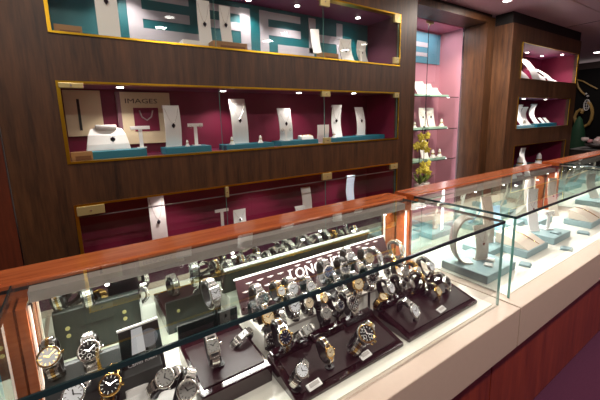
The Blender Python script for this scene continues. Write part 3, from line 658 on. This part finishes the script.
def ringstand(x, y, z, where, mt=white, gem='dark', s=1):
    e = empty('ring_stand', (x, y, z), 'small %s ring cone %s' % ('white' if mt == white else 'pale', where), 'display stand', 'little ring cones')
    mb(mt).lathe([(.013 * s, 0), (.013 * s, .003 * s), (.007 * s, .012 * s), (.0055 * s, .03 * s), (.002 * s, .036 * s)], 14).build('cone', e)
    g = mb(gold).lathe([(.0070 * s, 0), (.0088 * s, .002 * s), (.0070 * s, .004 * s)], 16, closed=True).build('ring'); g.location = (x, y, z + .017 * s)
    tag(g, 'tiny ring on the cone %s' % where, 'ring', 'rings on cones')
NZ = [.60, 1.178, 1.725]
# upper niche
def box_open(x, y, z, w, d, h, label):
    e = empty('jewellery_box', (x, y, z), label, 'box'); tan = mat('tan_card', (150, 112, 72), .5)
    mb(tan).box(-w / 2, w / 2, -d / 2, d / 2, 0, h).build('box_body', e, .002)
    mb(mat('tan_dark', (104, 64, 36), .5)).box(-w * .3, w * .42, -d / 2 - .002, -d / 2, h * .15, h * .6).build('box_label', e)
block(.15, 1.93, 1.725, .22, .12, .022, teal_dark, 'dark teal base at the left of the upper niche')
neck(.197, 1.93, 1.747, .095, .34, .03, .01, white, 'wide white necklace panel at the left of the upper niche', gem=('dark', 'dark teardrop pendant on the wide white panel, upper niche'))
box_open(.03, 1.90, 1.726, .105, .05, .058, 'small tan box with red and white label in the upper niche left corner')
ringstand(.37, 1.91, 1.726, 'between the first letter and the wide necklace panel, upper niche')
neck(.665, 1.90, 1.745, .07, .255, .02, -.012, white, 'white ribbed neck stand over the left tan box, upper niche', gem=('dark', 'dark cluster pendant on the left neck of the pair, upper niche'))
neck(.80, 1.93, 1.785, .065, .215, .02, -.012, white, 'white neck stand just right of the ribbed one, upper niche', gem=('dark', 'small black pendant on the right neck of the pair, upper niche'))
block(.575, 1.9, 1.726, .10, .06, .05, white, 'white block left of the tan box in the upper niche')
box_open(.775, 1.87, 1.726, .20, .08, .052, 'long tan box below two white necks in the upper niche')
box_open(1.50, 1.89, 1.726, .14, .07, .058, 'brown box under the small white neck, right part of upper niche')
neck(1.45, 1.93, 1.79, .06, .17, .05, -.012, white, 'small white neck stand over the brown box, upper niche', rz=-14)
block(1.80, 1.92, 1.726, .36, .12, .028, teal_dark, 'dark teal base under the two necks at the right of the upper niche')
neck(1.715, 1.91, 1.754, .10, .165, .05, -.022, white, 'curled white neck stand, left of the two right-end ones in the upper niche', rz=-10, gem=('dark', 'dark pendant on the curled neck, upper niche right'))
neck(1.885, 1.92, 1.754, .10, .165, .03, -.022, white, 'curled white neck stand, rightmost in the upper niche', rz=6, gem=('dark', 'pale drop pendant on the rightmost neck of the upper niche'))
tstand(1.81, 1.89, 1.754, .05, .09, 'between the two right-end necks of the upper niche', hoops=False)
# middle niche
tb = 'teal bases in the middle niche'
block(.17, 1.94, 1.178, .255, .14, .042, block_teal, 'teal base under the white bust in the middle niche', group=tb)
e = empty('necklace_bust', (.135, 1.93, 1.22), 'white bust with black pendant at the left of the middle niche', 'bust')
m = mb(white); prof = [(0, 0), (.004, .03), (.02, .075), (.045, .105), (.06, .112)]
poly = [(a, b) for a, b in prof] + [(.10, .10), (.10, 0)]
A = None
v = []
for k, (a, b) in enumerate(poly):
    wd = (.098, .094, .085, .072, .05, .05, .098)[k]; v.append([m.bm.verts.new((s_ * wd, a, b)) for s_ in (-1, 1)])
for i in range(len(v)):
    j = (i + 1) % len(v); m.bm.faces.new((v[i][0], v[j][0], v[j][1], v[i][1]))
m.bm.faces.new([q[0] for q in v][::-1]); m.bm.faces.new([q[1] for q in v]); m.build('bust_body', e, .003)
mb(white).lathe([(.05, 0), (.048, .022), (.044, .026), (.02, .024)], 28, p=(0, .055, .10), sy=.7).build('collar', e, smooth=True)
g = empty('pendant_necklace', (.135, 1.93, 1.22), 'black pendant necklace round the white bust', 'necklace')
mb(GEM['dark']).lathe([(.001, -.012), (.011, -.004), (.011, .006), (.001, .013)], 10, p=(.02, -.002, .052), sy=.4).build('pendant', g)
mb(steel).tube([(.02 + .055 * math.sin(t), .010 + .045 * abs(math.sin(t)) ** 1.2, .066 + .05 * (1 - math.cos(t))) for t in [(-1.3 + j * .13) for j in range(21)]], .0008, 5).build('chain', g)
box_open(.015, 1.86, 1.18, .085, .05, .045, 'small tan box in the left corner of the middle niche')
tstand(.29, 1.965, 1.22, .095, .115, 'right of the white bust, middle niche', hoops=False)
block(.515, 1.94, 1.178, .25, .13, .038, block_teal, 'teal base under a tall neck and T-stand, second from left in the middle niche', group=tb)
neck(.455, 1.96, 1.216, .085, .225, .0, .02, white, 'tall white neck stand with dark pendant, second base of the middle niche', gem=('dark', 'dark green pendant on the tall neck, second base of the middle niche'), lip=True)
tstand(.575, 1.94, 1.216, .085, .125, 'on the second teal base, middle niche')
ringstand(.515, 1.91, 1.216, 'before the tall neck, second base of the middle niche')
block(.89, 1.94, 1.178, .32, .13, .032, block_teal, 'teal base under the tallest neck, third from left in the middle niche', group=tb)
neck(.865, 1.97, 1.21, .105, .275, .035, .012, white, 'tallest white neck stand of the middle niche', gem=('dark', 'dark bow pendant on the tallest neck of the middle niche'))
ringstand(.775, 1.90, 1.21, 'left of the tallest neck, middle niche', s=1.3)
ringstand(.965, 1.90, 1.21, 'right of the tallest neck, middle niche', s=1.3)
block(1.25, 1.94, 1.178, .30, .13, .034, block_teal, 'teal base under the mid-height neck near the centre joint, middle niche', group=tb)
neck(1.20, 1.97, 1.212, .10, .215, .03, .012, white, 'mid-height white neck stand before the right joint, middle niche', gem=('dark', 'small pendant on the mid-height neck, middle niche'))
tstand(1.16, 1.91, 1.212, .09, .09, 'before the mid-height neck, middle niche')
e = empty('ring_tray', (1.33, 1.93, 1.212), 'low white ring tray right of the mid-height neck, middle niche', 'tray')
mb(white).prism([(-.03, 0), (.03, 0), (.02, .03), (-.02, .022)], -.05, .05).build('cushion', e, .004)
for i in range(3): mb(gold).lathe([(.006, 0), (.007, .0015), (.006, .003)], 12, M=Matrix.Translation((-.03 + i * .03, -.005, .03)) @ Matrix.Rotation(PI / 2, 4, 'Y')).build('ring_row', e)
block(1.66, 1.94, 1.178, .33, .13, .034, block_teal, 'teal base under the curved neck, right part of the middle niche', group=tb)
neck(1.49, 1.95, 1.178, .085, .13, -.03, .012, white, 'short white neck leaning just right of the joint, middle niche', rz=-20)
neck(1.64, 1.95, 1.212, .075, .235, .01, -.028, white, 'curved white neck with a dark bracelet, right part of middle niche', rz=-15, lip=True, gem=('dark', 'dark link pendant on the curved neck, middle niche'))
ringstand(1.56, 1.90, 1.212, 'left of the curved neck, middle niche', s=1.3)
block(1.97, 1.96, 1.178, .24, .12, .036, block_teal, 'teal base at the right end of the middle niche', group=tb)
neck(1.905, 1.98, 1.214, .085, .22, .03, .014, white, 'white neck stand at the right end of the middle niche', gem=('dark', 'dark pendant on the rightmost neck of the middle niche'))
# lower niche
lb = 'teal bases in the lower niche'
neck(.34, 2.0, .62, .085, .33, .02, .008, offwhite, 'tall pale neck with heart pendant in the lower niche', gem=('dark', 'dark heart pendant on the tall pale neck of the lower niche'))
block(.76, 1.95, .60, .27, .13, .05, block_teal, 'teal base under the T-stand, lower niche', group=lb)
tstand(.70, 1.95, .65, .085, .165, 'in the lower niche', hoops=False)
ringstand(.735, 1.90, .65, 'beside the T-stand of the lower niche', s=1.3)
neck(.83, 1.96, .65, .085, .135, .02, -.01, white, 'short white neck with dark pendant right of the T-stand, lower niche', gem=('dark', 'dark pendant on the short neck of the lower niche'))
block(1.33, 1.95, .60, .28, .13, .05, block_teal, 'teal base under the two necks by the joint, lower niche', group=lb)
neck(1.36, 1.97, .65, .08, .21, .02, .01, white, 'tall white neck left of the joint, lower niche')
neck(1.26, 1.90, .65, .08, .10, .02, .01, white, 'short white neck left of the taller one, lower niche', gem=('dark', 'dark pendant on the short neck by the joint, lower niche'))
block(1.75, 1.95, .60, .26, .13, .05, block_teal, 'teal base under the curved neck, lower niche right', group=lb)
neck(1.79, 1.96, .65, .07, .25, .01, -.03, mat('pale_blue', (196, 208, 228), .5), 'curved pale blue neck at the right of the lower niche', rz=-12, lip=True)
ringstand(1.68, 1.93, .65, 'left of the curved blue neck in the lower niche', s=1.4)
# pillar niches
e = mb(teal).box(-.42, .42, -.006, 0, 0, .30).build('teal_panel'); e.location = (4.5, 2.198, 1.76); tag(e, 'teal panel behind the curled necks of the upper pillar niche', 'panel')
k = 0
for (x, h, c, r_) in ((4.28, .30, .03, -12), (4.50, .20, .03, 0), (4.74, .31, .03, -8), (4.96, .19, .03, 0), (5.18, .20, .03, 0), (5.40, .12, .02, 0)):
    neck(x, 1.90, 1.7255, .15, h, .20, c, white, '%s curled neck from the left in the upper pillar niche' % ('first second third fourth fifth sixth'.split()[k]), rz=r_, group='necks in the upper pillar niche'); k += 1
block(4.42, 1.95, 1.185, .62, .14, .03, mat('pale_base', (150, 190, 200), .5), 'pale base at the left of the middle pillar niche')
block(5.1, 1.95, 1.185, .58, .14, .04, block_teal, 'teal base at the right of the middle pillar niche')
k = 0
for (x, h, c, r_, z) in ((4.28, .27, .03, 15, 1.215), (4.62, .25, -.05, -12, 1.215), (4.76, .22, -.05, -12, 1.215), (5.0, .25, -.06, -14, 1.225)):
    neck(x, 1.96, z, .09, h, .05, c, white, '%s tall neck from the left in the middle pillar niche' % ('first second third fourth'.split()[k]), rz=r_, group='necks in the middle pillar niche', lip=True); k += 1
for i, x in enumerate((4.2, 4.5)): ringstand(x, 1.90, 1.215, '%s on the pale base, middle pillar niche' % ('left' if i == 0 else 'right'), s=2)
for i, x in enumerate((5.15, 5.3)): neck(x, 1.94, 1.225, .08, .07, .06, 0, white, '%s short slanted card on the teal base, middle pillar niche' % ('left' if i == 0 else 'right'))
neck(4.36, 1.96, .66, .10, .30, .03, -.05, white, 'tall curved neck at the left of the lower pillar niche', rz=10)
neck(4.82, 1.96, .66, .10, .26, .06, -.04, white, 'curved neck in the middle of the lower pillar niche', rz=-10)
for i, x in enumerate((4.52, 5.05)): ringstand(x, 1.92, .66, '%s in the lower pillar niche' % ('left' if i == 0 else 'right'), s=5.0)

# alcove shelves
sh = [(1.558, 'top'), (1.213, 'middle'), (.870, 'bottom')]
for z, nm in sh:
    for x, w_ in ((2.95, .34), (3.34, .34)):
        block(x, 2.33, z, w_, .13, .022, mat('pale_green', (164, 200, 184), .4), 'pale green base, %s on the %s alcove shelf' % ('left' if x < 3 else 'right', nm), group='pale green bases on the alcove shelves')
neck(2.93, 2.33, 1.58, .12, .10, .05, 0, white, 'slanted white card at the left of the top alcove shelf', gem=('dark', 'dark triangular pendant on the top alcove shelf'))
for i, (x, h) in enumerate(((3.16, .15), (3.30, .13), (3.42, .09))):
    neck(x, 2.34, 1.58, .11, h, .12, -.02, white, '%s curled white card on the right base of the top alcove shelf' % ('left', 'middle', 'right')[i], rz=-25)
for i, x in enumerate((2.86, 2.95, 3.02)): ringstand(x, 2.33, 1.235, '%s of three on the left base, middle alcove shelf' % ('first', 'second', 'third')[i], s=1.7)
for i, (x, h) in enumerate(((3.20, .21), (3.34, .21))):
    neck(x, 2.34, 1.235, .09, h, .05, -.01, white, '%s tall white neck on the middle alcove shelf' % ('left', 'right')[i], rz=-15, gem=('dark', '%s small pendant on the middle alcove shelf' % ('left', 'right')[i]))
ringstand(3.46, 2.31, 1.235, 'at the right end of the middle alcove shelf', s=2.4)
neck(3.28, 2.36, .892, .11, .20, .04, -.01, mat('brown_card', (70, 44, 34), .5), 'dark neck at the back of the bottom alcove shelf', rz=-10)
neck(3.20, 2.31, .892, .10, .20, .05, -.01, white, 'white neck on the bottom alcove shelf', rz=-10, gem=('dark', 'pendant on the white neck, bottom alcove shelf'))
for i, x in enumerate((3.30, 3.42)): ringstand(x, 2.29, .892, '%s on the bottom alcove shelf' % ('left', 'right')[i], s=2.6)

# orchids in front of the alcove
def orchid(x, y, z, pts, where, n=14, spread=(.10, .05, .10), top=None):
    e = empty('potted_orchid', (x, y, z), 'yellow orchid %s' % where, 'plant', 'yellow orchids')
    pw = mb(mat('pot_white', (226, 220, 214), .3)).lathe([(.035, 0), (.05, .02), (.055, .07), (.05, .085), (.042, .085), (.04, .07)], 20).m(black)
    for a in range(6): pw.box(-.006, .006, -.002, .002, .03, .06, M=Matrix.Rotation(a * PI / 3, 4, 'Z') @ Matrix.Translation((0, -.056, 0)))
    pw.build('pot', e)
    dk = mat('stem', (44, 34, 24), .6)
    for p in pts: mb(dk).tube(p, .0035, 6).build('stem', e)
    ym = mat('petal_yellow', (204, 192, 72), .6); m = mb(ym); rnd = random.Random(3 + int(z * 100))
    for i in range(n):
        c = Vector(top) + Vector([rnd.uniform(-1, 1) * q for q in spread]); B = Matrix.Translation(c) @ Matrix.Rotation(rnd.uniform(-.9, .9), 4, 'Z') @ Matrix.Rotation(rnd.uniform(-.5, .5), 4, 'X')
        for k in range(5):
            K = B @ Matrix.Rotation(k * 2 * PI / 5, 4, 'Y') @ Matrix.Translation((0, 0, .018)) @ Matrix.Diagonal((.8, .22, 1, 1))
            m.lathe([(.002, -.018), (.012, -.008), (.016, .002), (.010, .013), (.002, .018)], 8, M=K)
        m.lathe([(.001, -.006), (.007, 0), (.001, .006)], 6, M=B)
    fl = m.build('blossoms', e, smooth=True)
    gm = mat('leaf', (96, 116, 40), .5); m = mb(gm)
    for k in range(5):
        a = k * 1.26
        m.lathe([(.002, -.07), (.016, -.03), (.02, 0), (.012, .05), (.001, .08)], 8, M=Matrix.Translation((.05 * math.cos(a), .05 * math.sin(a), .13)) @ Matrix.Rotation(a, 4, 'Z') @ Matrix.Rotation(.8, 4, 'Y') @ Matrix.Diagonal((.2, 1, 1, 1)))
    m.build('leaves', e, smooth=True)
e = mb(walnut).box(-.32, .32, -.085, .085, 0, .60).build('side_cabinet', None, .004); e.location = (2.82, 2.09, 0)
tag(e, 'low walnut cabinet under the yellow orchids in front of the alcove', 'cabinet')
orchid(2.80, 2.08, .60, [[(0, 0, .05), (-.02, 0, .3), (-.03, -.01, .55), (.02, -.01, .66), (.06, -.01, .60)]], 'with the higher blossoms before the middle alcove shelf', 22, (.11, .03, .09), (.0, -.01, .48))
orchid(2.93, 2.12, .60, [[(0, 0, .05), (.01, 0, .15), (.0, 0, .24)]], 'with low blossoms in a patterned white pot below the other', 18, (.10, .03, .06), (-.02, 0, .22))

# ---------------------------------------------------------------- bracelet counter
pg = 'blue-grey platforms in the bracelet counter'
def cblock(x0, x1, y0, y1, h, label, rz=0): return block((x0 + x1) / 2, (y0 + y1) / 2, F, x1 - x0, y1 - y0, h, block_grey, label, rz, 'display_platform', 'platform', pg)
cblock(1.245, 1.47, .605, .80, .034, 'large blue-grey platform at the near end of the bracelet counter')
def loop_stand(x, y, z, w, rx, rz_, a0, a1, label, yaw):
    e = empty('bracelet_stand', (x, y, z), label, 'display stand', 'arched bracelet stands', math.radians(yaw)); m = mb(necks_grey); N = 18
    pr = [(rx * math.cos(a0 + (a1 - a0) * i / N), rz_ + rz_ * math.sin(a0 + (a1 - a0) * i / N)) for i in range(N + 1)]
    inn = [(a * .88, rz_ + (b - rz_) * .93) for a, b in pr]
    v = [[[m.bm.verts.new((s_ * w / 2, a, b)) for a, b in L_] for L_ in (pr, inn)] for s_ in (-1, 1)]
    for i in range(N):
        for q in ((v[0][0][i], v[0][0][i + 1], v[1][0][i + 1], v[1][0][i]), (v[0][1][i], v[1][1][i], v[1][1][i + 1], v[0][1][i + 1]),
                  (v[0][0][i], v[0][1][i], v[0][1][i + 1], v[0][0][i + 1]), (v[1][0][i], v[1][0][i + 1], v[1][1][i + 1], v[1][1][i])): m.bm.faces.new(q)
    for i in (0, N): m.bm.faces.new((v[0][0][i], v[0][1][i], v[1][1][i], v[1][0][i]))
    m.build('arch', e); mb(necks_grey).box(-w / 2, w / 2, pr[0][0] - .02, pr[0][0] + .02, 0, .006).build('foot', e, .001)
loop_stand(1.300, .73, F + .034, .05, .058, .100, 4.8, 1.35, 'tall grey arched bracelet stand nearest the watch counter', -123)
neck(1.378, .70, F + .034, .055, .145, .03, .015, necks_grey, 'straight grey neck stand behind the arched one in the bracelet counter', rz=-25, gem=('red', 'red drop pendant on the straight grey neck'))
neck(1.61, .79, F + .030, .055, .22, .04, .012, necks_grey, 'tallest grey neck at the back of the near platform', rz=-25, gem=('red', 'brown gem pendant on the tallest grey neck'))
def pad(x, y, z, where, mt=None, s=.026, h=.009, rz=0, ring=False, group='ring pads'):
    e = mb(mt or block_grey).prism([(-s, 0), (s, 0), (s * .72, h), (-s * .72, h)], -s * .9, s * .9).build('ring_pad', None, .002); e.location = (x, y, z); e.rotation_euler.z = math.radians(rz)
    tag(e, 'small %s %s' % ('white pad' if mt == white else 'blue-grey pad', where), 'pad', group)
pad(1.345, .655, F + .034, 'at the front of the near platform, bracelet counter', white, .018, .007, 20)
pad(1.40, .675, F + .034, 'second on the near platform, bracelet counter', white, .018, .007, 20)
pad(1.545, .60, F, 'on the case floor nearest the glass corner', None, .024, .01, 15, group=None)
pad(1.885, .565, F, 'on the case floor, second from the near glass corner', None, .026, .01, 15, group=None)
pad(2.215, .60, F, 'on the case floor, third from the near glass corner', None, .028, .01, 15, group=None)
cblock(1.50, 1.70, .73, .86, .03, 'blue-grey platform at the back behind the curved ramp')
def ramp(x0, x1, y0, y1, label, bl):
    e = empty('bracelet_ramp', ((x0 + x1) / 2, (y0 + y1) / 2, F), label, 'display', 'bracelet ramps'); hx, hy = (x1 - x0) / 2, (y1 - y0) / 2
    mb(block_grey).box(-hx, hx, -hy, hy, 0, .032).build('platform', e, .002)
    pr = [(-hy + .005 + (2 * hy - .02) * i / 10, .033 + .05 * math.sin(i / 10 * PI / 2)) for i in range(11)]
    mb(mat('ramp_cream', (226, 212, 196), .45)).prism(pr + [(pr[-1][0], .033)], -hx * .8, hx * .8).build('ramp', e)
    g = mb(gold)
    for i in range(22):
        t = i / 21 * .92 + .04; a = pr[0][0] + (2 * hy - .02) * t; zz = .036 + .05 * math.sin(t * PI / 2)
        g.lathe([(.0015, -.002), (.0042, 0), (.0015, .002)], 8, p=(hx * .25 - hx * .3 * t, a, zz))
    o = g.build('bracelet'); o.location = e.location; tag(o, bl, 'bracelet')
ramp(1.62, 1.84, .625, .79, 'blue-grey platform with curved cream ramp, near the glass corner', 'gold bead bracelet lying on the first cream ramp')
cblock(1.90, 2.10, .62, .76, .036, 'blue-grey platform with a white neck and T-stand, middle of the bracelet counter')
neck(1.945, .725, F + .036, .055, .22, .035, -.012, white, 'white neck with small gem on the middle platform, bracelet counter', rz=-28, gem=('red', 'tiny gem pendant on the white neck of the middle platform'))
tstand(2.03, .70, F + .036, .06, .10, 'on the middle platform of the bracelet counter', rz=-20)
pad(1.99, .65, F + .036, 'holding a ring at the front of the middle platform', block_grey, .022, .008, 0)
cblock(1.80, 1.92, .80, .90, .03, 'blue-grey platform at the back left of the middle neck')
neck(1.86, .85, F + .03, .06, .12, .05, -.02, mat('sky_blue', (150, 196, 222), .5), 'light blue neck behind the first ramp, bracelet counter', rz=-20)
g = mb(black).lathe([(.012, 0), (.018, .012), (.018, .026), (.008, .036)], 16).build('gem_box'); g.location = (1.93, .80, F); tag(g, 'round black trinket box behind the first ramp', 'box')
cblock(2.14, 2.32, .78, .90, .036, 'blue-grey platform at the back behind the last ramp')
neck(2.2, .84, F + .036, .06, .23, .04, -.015, necks_grey, 'grey neck at the back behind the last ramp', rz=-25, gem=('red', 'copper pendant on the grey neck behind the last ramp'))
ramp(2.33, 2.56, .60, .73, 'blue-grey platform with cream ramp at the far end of the bracelet counter', 'rose gold bead bracelet lying on the far cream ramp')
neck(2.47, .82, F, .06, .24, .04, -.012, necks_grey, 'grey neck with copper ring at the far end of the bracelet counter', rz=-25, gem=('red', 'copper pendant on the neck at the far end of the bracelet counter'))
cblock(1.98, 2.12, .85, .91, .03, 'narrow blue-grey platform against the mirror, bracelet counter')
# far counter
cblock(2.92, 3.2, .70, .86, .036, 'blue-grey platform at the near end of the far counter')
cblock(3.35, 3.65, .66, .84, .036, 'blue-grey platform in the middle of the far counter')
cblock(3.85, 4.2, .66, .84, .036, 'blue-grey platform at the far end of the far counter')
for i, (x, y, h) in enumerate(((3.05, .78, .17), (3.30, .72, .20), (3.5, .76, .18), (3.75, .74, .22), (4.0, .76, .18))):
    neck(x, y, F + (0 if i in (1, 3) else .036), .07, h, .05, -.02, necks_grey, '%s neck from the left in the far counter' % 'first second third fourth fifth'.split()[i], rz=-25, group='necks in the far counter')

# ---------------------------------------------------------------- far right corner
e = empty('pedestal', (6.05, 1.62, 0), 'dark pedestal behind the far counter carrying the flower bowl', 'pedestal')
mb(mat('pedestal_dark', (24, 16, 16), .5)).box(-.3, .3, -.2, .2, 0, .83).build('body', e, .004); mb(mat('pedestal_dark', (24, 16, 16), .5)).box(-.32, .32, -.22, .22, .83, .85).build('top', e, .003)
e = empty('flower_bowl', (6.05, 1.60, .85), 'low bowl of pink and white roses at the right edge', 'flowers')
mb(mat('bowl', (60, 50, 50), .3)).lathe([(.05, 0), (.12, .03), (.15, .06), (.14, .06), (.05, .02)], 24).build('bowl', e, smooth=True)
rn = random.Random(5)
for i in range(16):
    a = rn.uniform(0, 6.28); r_ = rn.uniform(0, .17); mt_ = mat('rose_pink', (222, 160, 166), .7) if i % 2 else mat('rose_white', (238, 220, 218), .7)
    m = mb(mt_); c = (r_ * math.cos(a), r_ * math.sin(a), .09 + rn.uniform(0, .05))
    m.lathe([(.008, -.03), (.028, -.018), (.036, .0), (.03, .018), (.012, .024), (.004, .012)], 10, p=c)
    for k in range(5):
        b = k * 1.257; m.lathe([(.003, -.022), (.018, -.004), (.016, .014), (.003, .022)], 8, M=Matrix.Translation((c[0] + .026 * math.cos(b), c[1] + .026 * math.sin(b), c[2])) @ Matrix.Rotation(b, 4, 'Z') @ Matrix.Diagonal((.4, 1, 1, 1)))
    m.build('rose', e, smooth=True)
sw = empty('gilded_swirl', (8.57, 2.5, 1.0), 'gilded S-shaped swirl ornament on the dark far wall', 'ornament')
gp = mat('gilt_paint', (150, 122, 66), .5, noise=.5, nscale=40)
def sp(L, r): mb(gp).tube([(-.01, y - 2.5, z - 1.0) for y, z in L], r, 8).build('gilt_curve', sw)
sp([(2.60, 1.42), (2.66, 1.37), (2.69, 1.27), (2.66, 1.15), (2.60, 1.09), (2.52, 1.07), (2.45, 1.12), (2.415, 1.22), (2.41, 1.34), (2.43, 1.44), (2.47, 1.52), (2.50, 1.56)], .028)
sp([(2.60, 1.42), (2.57, 1.38), (2.585, 1.34)], .03)
sp([(2.56, 1.70), (2.62, 1.76), (2.68, 1.85), (2.72, 1.96), (2.78, 2.07)], .016)
sp([(2.73, 2.01), (2.62, 1.97), (2.50, 1.88), (2.38, 1.80)], .012)
e = empty('wire_ornament', (8.54, 2.51, 1.50), 'pale wire ornament like a hanging earring on the dark far wall', 'ornament')
wm = mat('wire_white', (200, 200, 200), .5)
m = mb(wm)
for k in range(4): m.tube([(0, .05 * math.cos(t) * math.cos(k * PI / 4), .11 * math.sin(t)) for t in [j * PI / 10 for j in range(21)]], .004, 5)
for q in (-.05, 0, .05): m.tube([(0, -.045, q), (0, .045, q)], .004, 5)
m.build('wire_oval', e)
mb(wm).lathe([(.004, -.02), (.026, 0), (.004, .02)], 8, p=(0, .0, .17)).build('bead', e); mb(wm).lathe([(.004, -.02), (.02, 0), (.004, .02)], 8, p=(0, .03, .22)).build('bead', e)
e = empty('green_drape', (8.2, 2.50, 0), 'dark green draped cone beside the pillar at the far end', 'drape')
mb(mat('green_cloth', (14, 62, 36), .7)).lathe([(.20 + .0, 0), (.17, .5), (.11, 1.0), (.05, 1.22), (.01, 1.28)], 20).build('cloth', e, smooth=True)

# customer-side ceiling lamps
def downlight(x, y, where, r=.05):
    e = empty('ceiling_light', (x, y, CEIL), 'round recessed ceiling light %s' % where, 'light', 'recessed ceiling lights')
    mb(steel).lathe([(r * 1.3, -.008), (r * 1.3, -.001), (r, -.001), (r, -.008)], 28, closed=True).build('trim_ring', e); mb(led).cyl((0, 0, -.006), r * .95, .004, 24).build('lens', e)
downlight(3.41, 1.67, 'near the top edge before the pillar', .035)
downlight(7.65, 2.18, 'far right, beyond the pillar', .06)
for i, x in enumerate((-0.4, 0.9, 2.2, 3.5, 4.8)): downlight(x, 0.0, 'over the customer aisle, %s from the left' % 'first second third fourth fifth'.split()[i])
